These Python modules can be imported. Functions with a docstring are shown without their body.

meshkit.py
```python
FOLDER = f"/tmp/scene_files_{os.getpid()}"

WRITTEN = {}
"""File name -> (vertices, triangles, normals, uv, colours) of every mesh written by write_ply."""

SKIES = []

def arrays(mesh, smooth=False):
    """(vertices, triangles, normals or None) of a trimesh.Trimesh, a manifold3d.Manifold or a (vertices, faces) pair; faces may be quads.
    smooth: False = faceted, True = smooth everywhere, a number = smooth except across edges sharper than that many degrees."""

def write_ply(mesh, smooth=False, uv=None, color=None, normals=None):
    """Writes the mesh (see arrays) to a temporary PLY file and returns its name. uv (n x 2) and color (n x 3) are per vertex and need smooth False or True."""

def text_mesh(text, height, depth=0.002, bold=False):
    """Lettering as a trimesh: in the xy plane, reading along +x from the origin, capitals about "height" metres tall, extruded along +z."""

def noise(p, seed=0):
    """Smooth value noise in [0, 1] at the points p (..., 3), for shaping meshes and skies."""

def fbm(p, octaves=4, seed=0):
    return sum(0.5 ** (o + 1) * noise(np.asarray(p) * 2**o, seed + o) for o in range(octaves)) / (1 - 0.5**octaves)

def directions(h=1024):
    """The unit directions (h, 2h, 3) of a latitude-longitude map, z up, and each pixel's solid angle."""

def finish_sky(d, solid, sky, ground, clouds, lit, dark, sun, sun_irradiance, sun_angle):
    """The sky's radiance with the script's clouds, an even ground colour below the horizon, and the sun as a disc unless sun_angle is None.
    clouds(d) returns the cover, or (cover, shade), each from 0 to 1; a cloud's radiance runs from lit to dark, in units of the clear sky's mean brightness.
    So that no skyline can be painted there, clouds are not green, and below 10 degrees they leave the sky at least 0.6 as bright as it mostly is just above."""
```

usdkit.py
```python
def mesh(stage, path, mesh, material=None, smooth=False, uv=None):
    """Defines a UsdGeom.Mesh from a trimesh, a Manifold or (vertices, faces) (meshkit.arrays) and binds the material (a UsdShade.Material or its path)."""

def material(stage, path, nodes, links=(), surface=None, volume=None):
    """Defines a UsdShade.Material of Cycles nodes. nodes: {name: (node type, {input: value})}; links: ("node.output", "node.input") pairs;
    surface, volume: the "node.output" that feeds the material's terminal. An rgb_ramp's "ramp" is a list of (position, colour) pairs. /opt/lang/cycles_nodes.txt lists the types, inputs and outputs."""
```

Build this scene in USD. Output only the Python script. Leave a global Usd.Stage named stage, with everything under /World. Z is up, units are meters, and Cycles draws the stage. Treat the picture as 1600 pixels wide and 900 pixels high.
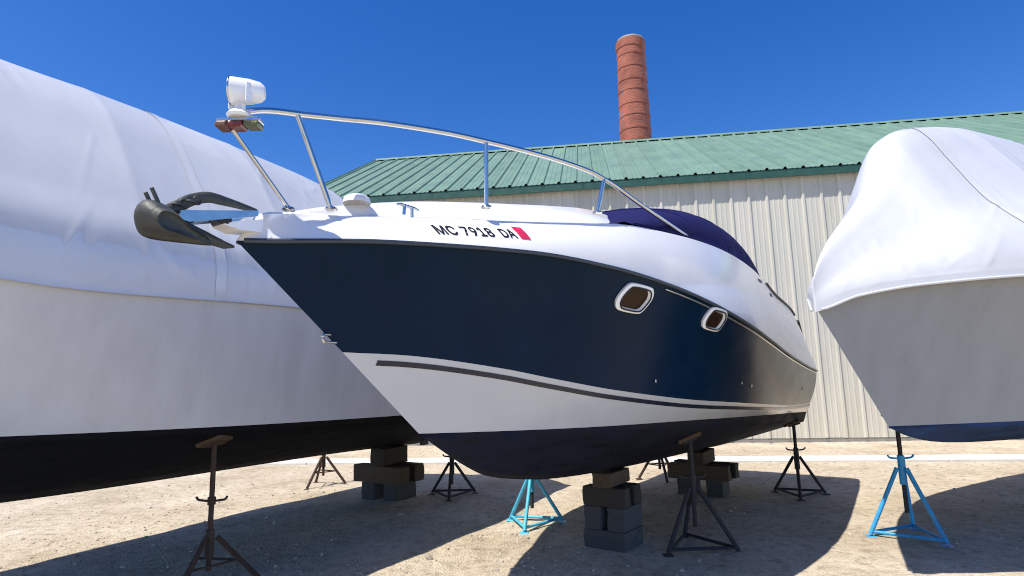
import math, random
import numpy as np, trimesh, usdkit, meshkit
from scipy.interpolate import PchipInterpolator
from scipy.spatial import ConvexHull
from pxr import Usd, UsdGeom, UsdLux, UsdShade, Gf, Sdf, Vt

stage = Usd.Stage.CreateInMemory()
UsdGeom.SetStageUpAxis(stage, UsdGeom.Tokens.z)
UsdGeom.SetStageMetersPerUnit(stage, 1.0)
UsdGeom.Xform.Define(stage, '/World')
UsdGeom.Scope.Define(stage, '/World/Looks')
rng = np.random.default_rng(7)

# ------------------------------------------------------------------ camera
FPX, EYE, ROLL, PITCH = 926.0, 1.65, math.atan(.024), math.atan(140 / 926.0)
f_ = np.array([0, math.cos(PITCH), math.sin(PITCH)]); r_ = np.array([1.0, 0, 0]); u_ = np.cross(r_, f_)
right = r_ * math.cos(ROLL) - u_ * math.sin(ROLL); up = u_ * math.cos(ROLL) + r_ * math.sin(ROLL)
cam = UsdGeom.Camera.Define(stage, '/World/camera')
cam.AddTransformOp().Set(Gf.Matrix4d(*right, 0, *up, 0, *(-f_), 0, 0, 0, EYE, 1))
cam.CreateHorizontalApertureAttr(36.0); cam.CreateVerticalApertureAttr(36.0 * 9 / 16)
cam.CreateFocalLengthAttr(36.0 * FPX / 1600); cam.CreateClippingRangeAttr(Gf.Vec2f(.05, 5000))
cam.CreateExposureAttr(0.4)

# ------------------------------------------------------------------ sky and sun
SUN_AZ, SUN_EL = math.atan2(-.80, -.60), math.radians(60.5)
sd = np.array([math.sin(SUN_AZ) * math.cos(SUN_EL), math.cos(SUN_AZ) * math.cos(SUN_EL), math.sin(SUN_EL)])
skymat = usdkit.material(stage, '/World/Looks/sky', {
    'sky': ('sky_texture', {'sky_type': 'single_scattering', 'sun_disc': False, 'sun_elevation': SUN_EL, 'sun_rotation': SUN_AZ,
                            'altitude': 100.0, 'air_density': 1.0, 'aerosol_density': .55, 'ozone_density': 2.2}),
    'hs': ('hsv', {'hue': .516, 'saturation': 1.42}),
    'bg': ('background_shader', {'strength': .130})},
    [('sky.color', 'hs.color'), ('hs.color', 'bg.color')], surface='bg.background')
dome = UsdLux.DomeLight.Define(stage, '/World/sky')
UsdShade.MaterialBindingAPI.Apply(dome.GetPrim()).Bind(skymat)
dome.GetPrim().SetCustomDataByKey('kind', 'structure')
dome.GetPrim().SetCustomDataByKey('label', 'clear deep blue daytime sky above the roof and chimney')
sun = UsdLux.DistantLight.Define(stage, '/World/sun')
zx = sd; xx = np.cross([0, 0, 1.0], zx); xx /= np.linalg.norm(xx); yx = np.cross(zx, xx)
sun.AddTransformOp().Set(Gf.Matrix4d(*xx, 0, *yx, 0, *zx, 0, 0, 0, 30, 1))
sun.CreateNormalizeAttr(True); sun.CreateIntensityAttr(1.25); sun.CreateAngleAttr(.53); sun.CreateColorAttr(Gf.Vec3f(1, .95, .87))

# ------------------------------------------------------------------ helpers
names = {}
def numbered(parent, name):
    k = (parent, name); n = names.get(k, 0); names[k] = n + 1
    return f'{parent}/{name}' + (f'_{n:03d}' if n else '')
def tag(p, label=None, cat=None, group=None, kind=None):
    p = p.GetPrim() if hasattr(p, 'GetPrim') else p
    for k, v in (('label', label), ('category', cat), ('group', group), ('kind', kind)):
        if v: p.SetCustomDataByKey(k, v)
    return p
def thing(name, label=None, cat=None, loc=(0, 0, 0), rz=0.0, group=None, kind=None):
    x = UsdGeom.Xform.Define(stage, numbered('/World', name))
    x.AddTranslateOp().Set(Gf.Vec3d(*map(float, loc))); x.AddRotateZOp().Set(float(math.degrees(rz)))
    return tag(x, label, cat, group, kind)
def obj(name, mesh, mat, parent=None, smooth=False, label=None, cat=None, group=None, kind=None):
    base = '/World' if parent is None else str(parent.GetPath())
    m = usdkit.mesh(stage, numbered(base, name), mesh, M[mat], smooth=smooth)
    return tag(m, label, cat, group, kind)
cat_ = lambda ms: trimesh.util.concatenate([m for m in ms if m is not None])
def box(x0, x1, y0, y1, z0, z1, bev=0.0):
    if bev:
        b = bev
        pts = []
        for sx, X, X2 in ((0, x0, x0 + b), (1, x1, x1 - b)):
            for Y, Y2 in ((y0, y0 + b), (y1, y1 - b)):
                for Z, Z2 in ((z0, z0 + b), (z1, z1 - b)):
                    pts += [(X, Y2, Z2), (X2, Y, Z2), (X2, Y2, Z)]
        return hull(pts)
    m = trimesh.creation.box((x1 - x0, y1 - y0, z1 - z0)); m.apply_translation(((x0 + x1) / 2, (y0 + y1) / 2, (z0 + z1) / 2)); return m
def hull(pts):
    return trimesh.convex.convex_hull(np.asarray(pts, float))
def rod(a, b, r, r2=None, n=10):
    a, b = np.asarray(a, float), np.asarray(b, float)
    return tube([a, b], [r, r if r2 is None else r2], n)
def smooth_path(pts, n=8):
    P = np.asarray(pts, float); t = np.r_[0, np.cumsum(np.linalg.norm(np.diff(P, axis=0), axis=1))]
    return PchipInterpolator(t, P)(np.linspace(0, t[-1], n * (len(P) - 1) + 1))
def tube(pts, r, n=10, caps=True, flat=1.0):
    P = np.asarray(pts, float); r = np.broadcast_to(np.asarray(r, float), len(P))
    T = np.gradient(P, axis=0); T /= np.linalg.norm(T, axis=1, keepdims=True)
    ref = np.array([0, 0, 1.0]) if abs(T[:, 2]).mean() < .9 else np.array([1.0, 0, 0])
    X = np.cross(ref, T); X /= np.linalg.norm(X, axis=1, keepdims=True); Y = np.cross(T, X)
    th = np.linspace(0, 2 * np.pi, n, endpoint=False)
    V = (P[:, None] + r[:, None, None] * (np.cos(th)[None, :, None] * X[:, None] * flat + np.sin(th)[None, :, None] * Y[:, None])).reshape(-1, 3)
    F = []
    for i in range(len(P) - 1):
        for j in range(n):
            a, b = i * n + j, i * n + (j + 1) % n
            F += [(a, b, b + n), (a, b + n, a + n)]
    V = list(V)
    if caps:
        for base, c, fl in ((0, P[0], 1), ((len(P) - 1) * n, P[-1], 0)):
            k = len(V); V.append(c)
            for j in range(n):
                a, b = base + j, base + (j + 1) % n
                F.append((k, b, a) if fl else (k, a, b))
    return trimesh.Trimesh(np.array(V), np.array(F), process=False)
def grid_mesh(rows):
    """rows: list of (n,3) arrays -> strip surface"""
    R = np.array(rows); m, n = R.shape[:2]
    idx = np.arange(m * n).reshape(m, n)
    a, b, c, d = idx[:-1, :-1].ravel(), idx[:-1, 1:].ravel(), idx[1:, 1:].ravel(), idx[1:, :-1].ravel()
    F = np.r_[np.c_[a, b, c], np.c_[a, c, d]]
    V = R.reshape(-1, 3); ar = np.linalg.norm(np.cross(V[F[:, 1]] - V[F[:, 0]], V[F[:, 2]] - V[F[:, 0]]), axis=1)
    return trimesh.Trimesh(V, F[ar > 1e-9], process=False)
def mirrored(m):
    V = m.vertices * [1, -1, 1]; return trimesh.Trimesh(V, m.faces[:, ::-1], process=False)
def lathe(prof, n=24):
    prof = np.array(prof, float); th = np.linspace(0, 2 * np.pi, n + 1)
    return grid_mesh([np.c_[prof[:, 0] * math.cos(t), prof[:, 0] * math.sin(t), prof[:, 1]] for t in th])
def weld(m, digits=5):
    m = trimesh.Trimesh(m.vertices, m.faces, process=False); m.merge_vertices(merge_norm=True, merge_tex=True, digits_vertex=digits); return m

def smooth_closed(P, n=4):
    for _ in range(2):
        Q = np.roll(P, -1, 0); P = np.stack([.75 * P + .25 * Q, .25 * P + .75 * Q], 1).reshape(-1, 2)
    return P
# ------------------------------------------------------------------ materials
M = {}
def mat(name, nodes, links=(), surface='p.BSDF'):
    M[name] = usdkit.material(stage, f'/World/Looks/{name}', nodes, list(links), surface=surface)
def plain(name, col, rough=.5, metal=0.0, var=.12, scale=6.0, bump=0.0, bscale=60.0, coat=0.0, spec=.5, stretch=(1, 1, 1)):
    c = np.array(col, float)
    mat(name, {'tc': ('texture_coordinate', {}), 'mp': ('mapping', {'scale': stretch}),
               'n': ('noise_texture', {'scale': scale, 'detail': 5.0, 'roughness': .6}),
               'r': ('rgb_ramp', {'ramp': [(.25, tuple(c * (1 - var))), (.75, tuple(np.minimum(c * (1 + var), .95)))]}),
               'n2': ('noise_texture', {'scale': bscale, 'detail': 3.0}),
               'rr': ('map_range', {'from_min': .3, 'from_max': .7, 'to_min': max(rough * .8, .02), 'to_max': min(rough * 1.25, 1)}),
               'b': ('bump', {'strength': min(bump, 1.0), 'distance': .004}),
               'p': ('principled_bsdf', {'metallic': metal, 'coat_weight': coat, 'coat_roughness': .04, 'specular_ior_level': spec})},
        [('tc.object', 'mp.vector'), ('mp.vector', 'n.vector'), ('mp.vector', 'n2.vector'), ('n.fac', 'r.fac'), ('r.color', 'p.base_color'),
         ('n.fac', 'rr.value'), ('rr.result', 'p.roughness')] + ([('n2.fac', 'b.height'), ('b.normal', 'p.normal')] if bump else []))
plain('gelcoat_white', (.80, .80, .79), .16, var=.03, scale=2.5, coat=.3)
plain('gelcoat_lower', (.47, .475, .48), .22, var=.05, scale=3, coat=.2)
plain('gelcoat_navy', (.0006, .0112, .029), .2, var=.15, scale=2, spec=.11, bump=.03, bscale=1.5)
plain('stripe_navy', (.006, .010, .022), .2)
plain('antifoul_navy', (.0032, .0046, .0135), .8, spec=.25, var=.75, scale=4, bump=.3, bscale=40, stretch=(.5, 1, 2.2))
plain('antifoul_black', (.003, .0035, .006), .85, spec=.2, var=.4, scale=5, bump=.3, bscale=40)
plain('antifoul_blue', (.010, .028, .085), .8, spec=.25, var=.5, scale=5, bump=.3, bscale=40)
plain('hull_white', (.50, .515, .55), .35, var=.09, scale=3.0, stretch=(1.5, 1.5, .25))
plain('hull_grey', (.215, .22, .222), .38, var=.11, scale=3.0, stretch=(1.5, 1.5, .25))
plain('wrap_white', (.53, .545, .575), .36, var=.05, scale=2.0, bump=.35, bscale=9.0, stretch=(1.0, .6, .5))
plain('wrap_tape', (.57, .58, .60), .22, var=.03, scale=3)
plain('canvas_navy', (.010, .010, .068), .8, spec=.15, var=.18, scale=8, bump=.4, bscale=14)
plain('stainless', (.62, .62, .60), .18, 1.0, var=.06, scale=12)
plain('white_vinyl', (.72, .70, .62), .45, var=.06)
plain('trim_black', (.012, .012, .014), .5)
plain('rub_vinyl', (.030, .040, .055), .4)
plain('anchor_metal', (.055, .06, .055), .55, .3, var=.35, scale=22, bump=.4, bscale=90)
plain('lamp_shell', (.72, .74, .76), .25, var=.06)
plain('lens_red', (.15, .035, .03), .15); plain('lens_green', (.11, .12, .06), .15); plain('teak_brown', (.12, .05, .03), .45)
plain('letter_black', (.012, .012, .014), .4); plain('sticker_red', (.55, .02, .07), .4)
plain('stand_rust', (.055, .032, .022), .8, var=.5, scale=30, bump=.4, bscale=150)
plain('stand_dark', (.022, .022, .026), .7, var=.4, scale=30, bump=.3, bscale=150)
plain('stand_blue', (.035, .30, .58), .5, var=.2, scale=20, bump=.2, bscale=120)
plain('stand_cyan', (.07, .42, .60), .5, var=.25, scale=20, bump=.2, bscale=120)
plain('pad_wood', (.10, .062, .034), .8, var=.4, scale=14, bump=.4, bscale=60, stretch=(1, 6, 1))
for i, c in enumerate(((.060, .043, .028), (.075, .052, .032), (.036, .030, .025))):
    plain(f'timber_{"abc"[i]}', c, .85, var=.4, scale=9, bump=.7, bscale=40, stretch=(.6, 5, 5))
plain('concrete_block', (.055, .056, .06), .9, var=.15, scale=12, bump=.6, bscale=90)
plain('concrete', (.56, .54, .50), .85, var=.12, scale=3, bump=.5, bscale=70)
for i, c in enumerate(((.52, .505, .43), (.50, .485, .41), (.54, .52, .45))):
    plain(f'siding_{"abc"[i]}', c, .42, var=.10, scale=1.3, bump=.12, bscale=3, stretch=(3, 3, .3))
for i, c in enumerate(((.140, .232, .172), (.132, .222, .162), (.148, .243, .182))):
    plain(f'roofing_{"abc"[i]}', c, .5, var=.09, scale=1.2, bump=.1, bscale=3, stretch=(2, .4, 2))
plain('fascia_green', (.02, .075, .055), .45); plain('gutter_grey', (.17, .19, .18), .5, .2)
plain('mortar_cap', (.24, .20, .175), .9, var=.4, scale=3, bump=.5, bscale=20)
plain('rusty_iron', (.09, .06, .05), .8, var=.4, scale=10)
plain('glass_amber', (.022, .008, .002), .25, var=.5, scale=9, spec=.2)
for i, c in enumerate(((.40, .34, .25), (.30, .27, .22), (.50, .45, .36))):
    plain(f'stone_{"abc"[i]}', c, .85, var=.2, scale=20)
mat('brick_red', {'tc': ('texture_coordinate', {}), 'sx': ('separate_xyz', {}), 'at': ('math', {'math_type': 'arctan2'}), 'ms': ('math', {'math_type': 'multiply', 'value2': .78}),
                  'cx': ('combine_xyz', {}),
                  'br': ('brick_texture', {'color1': (.40, .088, .048), 'color2': (.27, .062, .036), 'mortar': (.24, .15, .11), 'scale': 1.0, 'mortar_size': .012, 'mortar_smooth': .3, 'brick_width': .22, 'row_height': .075, 'bias': -.1}),
                  'n': ('noise_texture', {'scale': 1.1, 'detail': 6.0, 'roughness': .65}), 'r': ('rgb_ramp', {'ramp': [(.3, (.48, .44, .46)), (.52, (1, 1, 1)), (.75, (1.25, 1.25, 1.3))]}),
                  'mx': ('mix_color', {'blend_type': 'multiply', 'fac': 1.0, 'use_clamp': False}), 'b': ('bump', {'strength': .6, 'distance': .012, 'invert': True}),
                  'p': ('principled_bsdf', {'roughness': .85})},
    [('tc.object', 'sx.vector'), ('sx.y', 'at.value1'), ('sx.x', 'at.value2'), ('at.value', 'ms.value1'), ('ms.value', 'cx.x'), ('sx.z', 'cx.y'), ('cx.vector', 'br.vector'),
     ('tc.object', 'n.vector'), ('n.fac', 'r.fac'), ('br.color', 'mx.a'), ('r.color', 'mx.b'), ('mx.result', 'p.base_color'), ('br.fac', 'b.height'), ('b.normal', 'p.normal')])
mat('sand_gravel', {'g': ('geometry', {}),
                    'n1': ('noise_texture', {'scale': .9, 'detail': 5.0, 'roughness': .6}), 'r1': ('rgb_ramp', {'ramp': [(.28, (.33, .27, .19)), (.45, (.45, .38, .28)), (.55, (.48, .41, .31)), (.72, (.57, .50, .39))]}),
                    'n2': ('noise_texture', {'scale': 9.0, 'detail': 6.0, 'roughness': .75}), 'r2': ('rgb_ramp', {'ramp': [(.32, (.60, .58, .56)), (.5, (1, 1, 1)), (.7, (1.18, 1.18, 1.2))]}),
                    'v': ('voronoi_texture', {'scale': 42.0, 'randomness': 1.0}), 'r3': ('rgb_ramp', {'ramp': [(.0, (.72, .70, .68)), (.35, (1, 1, 1)), (1, (1.12, 1.1, 1.06))]}),
                    'm1': ('mix_color', {'blend_type': 'multiply', 'fac': 1.0, 'use_clamp': False}), 'm2': ('mix_color', {'blend_type': 'multiply', 'fac': .8, 'use_clamp': False}),
                    'ad': ('math', {'math_type': 'multiply_add', 'value2': .6}),
                    'b': ('bump', {'strength': .9, 'distance': .02}), 'p': ('principled_bsdf', {'roughness': .95, 'specular_ior_level': .2})},
    [('g.position', 'n1.vector'), ('g.position', 'n2.vector'), ('g.position', 'v.vector'), ('n1.fac', 'r1.fac'), ('n2.fac', 'r2.fac'), ('v.distance', 'r3.fac'),
     ('r1.color', 'm1.a'), ('r2.color', 'm1.b'), ('m1.result', 'm2.a'), ('r3.color', 'm2.b'), ('m2.result', 'p.base_color'),
     ('v.distance', 'ad.value1'), ('n2.fac', 'ad.value3'), ('ad.value', 'b.height'), ('b.normal', 'p.normal')])
mat('lamp_glass', {'t': ('transparent_bsdf', {'color': (.9, .94, .96)}), 'g': ('glossy_bsdf', {'roughness': .03}), 'f': ('fresnel', {'IOR': 1.6}), 'p': ('mix_closure', {})},
    [('f.fac', 'p.fac'), ('t.BSDF', 'p.closure1'), ('g.BSDF', 'p.closure2')], surface='p.closure')

# ------------------------------------------------------------------ ground
def ground_z(x, y):
    d = np.hypot(x, y - 6)
    q = np.stack([x * .5, y * .5, 0 * x], -1)
    u = x * .80 - y * .60; rut = sum(np.exp(-((u - c + .15 * np.sin(y * .5)) / .13) ** 2) for c in (-5.3, -3.7, -7.2, -4.6))
    return (-.022 * rut + .05 * (meshkit.fbm(q, 3, 3) - .5) + .018 * (meshkit.fbm(q * 7, 3, 5) - .5)) * np.clip((22 - d) / 6, 0, 1)
def axis_(lo, hi, c, h, step):
    inner = np.arange(c - h, c + h + step, step); out = [inner]
    g = step * 1.5 * 1.45 ** np.arange(40); o = np.cumsum(g)
    return np.unique(np.r_[lo, (inner[0] - o)[(inner[0] - o) > lo], inner, (inner[-1] + o)[(inner[-1] + o) < hi], hi])
gx, gy = axis_(-900, 900, 0, 11, .11), axis_(-900, 1800, 7, 9, .11)
X, Y = np.meshgrid(gx, gy)
obj('ground', grid_mesh(np.stack([X, Y, ground_z(X, Y)], -1)), 'sand_gravel', smooth=True, kind='structure', label='sunlit tan sand and gravel yard under the boats')

WALL_ANG = math.radians(7.5)
WP = np.array([7.1, 14.27]); WD = np.array([math.cos(WALL_ANG), -math.sin(WALL_ANG)])
# local building frame: x along wall to the right, y into the building
# concrete strip in front of the wall
strip = thing('concrete_apron', 'pale sunlit concrete strip running along the foot of the metal wall', None, (WP[0], WP[1], 0), -WALL_ANG, kind='structure')
x = -14.0
while x < 13:
    obj('slab', box(x, x + 2.985, -3.35, -2.75, -.15, .045 + rng.uniform(-.004, .004), .012), 'concrete', strip); x += 3

# ------------------------------------------------------------------ warehouse
bld = thing('metal_warehouse', 'long cream ribbed metal warehouse with a mint green ribbed metal roof behind the boats', 'warehouse', (WP[0], WP[1], 0), -WALL_ANG)
XL, XR, EAVE, SLOPE, RUN, PW = -13.2, 14.0, 6.68, .55, 6.2, .43
RIDGE = EAVE + SLOPE * RUN
obj('foundation', box(XL, XR, .02, 2 * RUN - .02, -.3, .10), 'concrete', bld)
npan = int((XR - XL) / PW)
def rib_profile(w, h=.042):
    # from left edge of panel: rib, then flat with two stiffeners
    return np.array([(0, 0), (.028, h), (.072, h), (.10, 0), (.195, 0), (.205, .008), (.225, .008), (.235, 0), (.315, 0), (.325, .008), (.345, .008), (.355, 0), (w, 0)])
prof = rib_profile(PW)
for i in range(npan):
    x0 = XL + i * PW; dz = rng.uniform(-.006, .006); yo = .002 * (i % 2)
    lo = np.c_[x0 + prof[:, 0], -prof[:, 1] - yo, np.full(len(prof), .085 + dz)]; hi = lo.copy(); hi[:, 2] = EAVE - .02
    lo2, hi2 = lo + [0, .006, 0], hi + [0, .006, 0]
    obj('wall_panel', grid_mesh([lo2, lo, hi, hi2]), f'siding_{"abc"[rng.integers(3)]}', bld)
OV = .225
for i in range(npan):
    x0 = XL + i * PW; yo = .002 * (i % 2)
    n = np.array([0, -SLOPE, 1]) / math.hypot(1, SLOPE)
    e0 = np.c_[x0 + prof[:, 0], np.full(len(prof), -OV), np.full(len(prof), EAVE + .05 - SLOPE * OV)] + (prof[:, 1] * 1.15 + yo)[:, None] * n
    e1 = np.c_[x0 + prof[:, 0], np.full(len(prof), RUN), np.full(len(prof), EAVE + .05 + SLOPE * RUN)] + (prof[:, 1] * 1.15 + yo)[:, None] * n
    obj('roof_panel', grid_mesh([e0 - n * .012, e0, e1, e1 - n * .012]), f'roofing_{"abc"[rng.integers(3)]}', bld)
# back slope, gable walls, ridge cap, fascia, soffit band
obj('back_roof', grid_mesh([np.array([(XL, RUN, RIDGE + .05), (XR, RUN, RIDGE + .05)]), np.array([(XL, 2 * RUN + OV, EAVE + .05 - SLOPE * OV), (XR, 2 * RUN + OV, EAVE + .05 - SLOPE * OV)])]), 'roofing_a', bld)
for xg in (XL + .05, XR - .05):
    V = np.array([(xg, .01, 0), (xg, 2 * RUN, 0), (xg, 2 * RUN, EAVE), (xg, RUN, RIDGE), (xg, .01, EAVE)])
    obj('gable_wall', (V, np.array([(0, 1, 2), (0, 2, 4), (4, 2, 3)])), 'siding_a', bld)
obj('back_wall', box(XL + .06, XR - .06, 2 * RUN - .05, 2 * RUN, 0, EAVE), 'siding_b', bld)
x = XL
while x < XR - .1:
    x1 = min(x + 3.05, XR)
    cp = np.array([(-.16, -.16 * SLOPE + .105), (-.05, .125), (0, .135), (.05, .125), (.16, -.16 * SLOPE + .105)])
    obj('ridge_cap', grid_mesh([np.c_[np.full(5, xx_), RUN + cp[:, 0], RIDGE + cp[:, 1]] for xx_ in (x, x1 - .01)]), 'roofing_b', bld); x += 3.05
for xg in (XL - .03, XR - .02):
    V = [np.array((xg + dx, y, EAVE + .05 + SLOPE * y + dz)) for y in (-OV, RUN) for dx in (0, .06) for dz in (-.12, .075)]
    obj('rake_trim', hull(V), 'fascia_green', bld)
x = XL
while x < XR - .1:
    x1 = min(x + 4.0, XR)
    obj('fascia', box(x + .003, x1 - .003, -OV + .015, -OV + .05, EAVE - SLOPE * OV - .15, EAVE - SLOPE * OV + .035), 'fascia_green', bld)
    obj('soffit', box(x + .003, x1 - .003, -OV + .05, -.005, EAVE - SLOPE * OV - .10, EAVE - SLOPE * OV - .085), 'gutter_grey', bld)
    obj('base_trim', box(x + .003, x1 - .003, -.008, .02, .055, .082), 'gutter_grey', bld)
    x += 4.0

# ------------------------------------------------------------------ chimney
CH = np.array([5.98, 26.5]); CT = 17.55
ch = thing('brick_chimney', 'tall round red brick smokestack rising behind the green roof', 'chimney', (CH[0], CH[1], 0))
rad = lambda z: .92 + (.655 - .92) * z / CT
obj('shaft', lathe([(rad(z), z) for z in np.linspace(0, CT - .55, 30)], 48), 'brick_red', ch, smooth=40)
obj('crown_course', lathe([(rad(CT - .55), CT - .55), (rad(CT) + .045, CT - .5), (rad(CT) + .045, CT - .16), (rad(CT) + .02, CT - .13), (rad(CT), CT - .12)], 48), 'brick_red', ch, smooth=30)
obj('cap', lathe([(rad(CT) + .01, CT - .125), (rad(CT) + .03, CT - .10), (rad(CT) - .02, CT), (rad(CT) - .2, CT + .02), (rad(CT) - .22, CT - .6)], 48), 'mortar_cap', ch, smooth=30)
for z in np.arange(8.6, CT - .8, .62):
    zz = z + rng.uniform(-.06, .06)
    obj('brick_band', lathe([(rad(zz) + .002, zz - .05), (rad(zz) + .022, zz - .045), (rad(zz) + .022, zz + .045), (rad(zz) + .002, zz + .05)], 40), 'brick_red', ch, smooth=30)

# ------------------------------------------------------------------ hull loft
def curve(pts):
    P = np.array(pts, float); return PchipInterpolator(P[:, 0], P[:, 1])
NU = 72
UU = np.linspace(0, 1, NU) ** 1.35
def row(s0, s1, pf, zf):
    s = s0 + (s1 - s0) * UU
    p = pf(s).copy(); p[0] = 0
    return np.c_[s, -p, zf(s)]           # local: x aft, y = -port, z up
def between(a, b, n, bulge=None):
    out = []
    for f in np.linspace(0, 1, n):
        r = a + (b - a) * f
        if bulge is not None: r = r + np.c_[0 * UU, -bulge(f), 0 * UU]
        out.append(r)
    return out
def both(rows):
    m = grid_mesh(rows); return weld(cat_([m, mirrored(m)]))
def closure_strip(ra, rb):
    """closing (transom) piece between the aft ends of rows"""
    e = np.array([r[-1] for r in rb]); return grid_mesh([e, e * [1, -1, 1]])

# ---------------- the main boat
BT = (-1.32, 2.86); BANG = math.radians(55.5); LB = 8.0
boat = thing('motor_cruiser', 'navy hulled white decked motor cruiser on stands, registration MC 7918 DA on its bow', 'boat', (*BT, 0), BANG)
def bs(s):
    u = np.clip((s + .04) / 4.6, 0, 1); return 1.45 * (1 - (1 - u) ** 2.1) - .06 * np.clip((s - 5) / 4, 0, 1)
zs = curve([(-.2, 2.34), (-.04, 2.345), (.6, 2.39), (1.4, 2.405), (2, 2.37), (2.66, 2.29), (3.11, 2.22), (3.7, 2.12), (4.68, 1.97), (6.08, 1.80), (8.2, 1.63)])
bt = lambda s: np.maximum(bs(s) - .19 * np.clip((s - .05) / .35, 0, 1) + .07 * np.clip((s - 1.2) / 2, 0, 1), 0)
zg = curve([(-.2, 2.46), (.05, 2.49), (.3, 2.535), (.66, 2.57), (1.0, 2.605), (1.5, 2.645), (2, 2.70), (2.5, 2.75), (3.4, 2.755), (4.8, 2.71), (6, 2.54), (7.1, 2.44), (7.45, 2.33), (7.75, 2.1), (8.2, 1.9)])
bn = lambda s: 1.28 * (1 - (1 - np.clip((s - .62) / 5.0, 0, 1)) ** 1.8)
zn = curve([(.5, 1.825), (.62, 1.815), (.92, 1.80), (1.57, 1.715), (2.0, 1.635), (2.6, 1.535), (3.85, 1.40), (8.2, 1.19)])
bw = lambda s: 1.22 * (1 - (1 - np.clip((s - 1.24) / 5.0, 0, 1)) ** 1.8)
zw = curve([(1.2, 1.312), (2.5, 1.26), (4.1, 1.22), (8.2, 1.05)])
zk = curve([(1.24, 1.31), (1.46, 1.18), (1.66, 1.07), (1.94, .95), (2.35, .865), (2.8, .80), (4.06, .71), (6.7, .60), (8.2, .54)])
K = row(1.24, LB, lambda s: 0 * s, zk); W = row(1.24, LB, bw, zw); N_ = row(.62, LB, bn, zn); S = row(-.04, LB, bs, zs); G = row(.05, LB, bt, zg)
Cn = np.c_[W[:, 0], W[:, 1] * .965, W[:, 2] - (.03 + .10 * UU)]; Cn[0] = W[0]
fl = lambda k: (lambda f: k * np.sin(np.pi * f) * (np.clip(UU * 6, 0, 1) * (1 - np.clip(UU * 1.6, 0, 1.25))))
side_rows = between(N_, S, 14, fl(-.085))
lower_rows = between(W, N_, 10, lambda f: .012 * np.sin(np.pi * f) * np.clip(UU * 5, 0, 1))
bottom_rows = between(K, Cn, 9, lambda f: .02 * np.sin(np.pi * f) * np.clip(UU * 5, 0, 1)) + between(Cn, W, 3)[1:]
top_rows = between(S, G, 8, lambda f: .035 * np.sin(np.pi * f) * np.clip(UU * 5, 0, 1))
# rounded gunwale lip and the deck, cabin trunk crown
lip = np.c_[G[:, 0] + .015 * (1 - UU), G[:, 1] * 1 + np.sign(1) * .03 * np.clip(UU * 8, 0, 1), G[:, 2] + .012]
sd_in = np.c_[G[:, 0] + .10 * (1 - UU), G[:, 1] * .80, G[:, 2] + .022]
crz = curve([(-.1, .02), (.05, .03), (.3, .06), (.7, .115), (1.1, .15), (1.64, .185), (2.3, .20), (2.9, .19), (3.6, .12), (4.2, .02), (5, -.05), (8.3, -.05)])
t_hi = np.c_[sd_in[:, 0] + .06 * (1 - UU), G[:, 1] * .60, G[:, 2] + .022 + np.maximum(crz(G[:, 0]), .0)]
t_mid = np.c_[t_hi[:, 0], G[:, 1] * .3, t_hi[:, 2] + .05 * np.clip(UU * 5, 0, 1)]
t_c = np.c_[t_hi[:, 0], G[:, 1] * 0, t_hi[:, 2] + .065 * np.clip(UU * 5, 0, 1)]
t_lo = np.c_[sd_in[:, 0] + .02, G[:, 1] * .755, sd_in[:, 2] + .35 * np.maximum(crz(G[:, 0]), 0)]
tr = lambda rows: closure_strip(None, rows)
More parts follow.
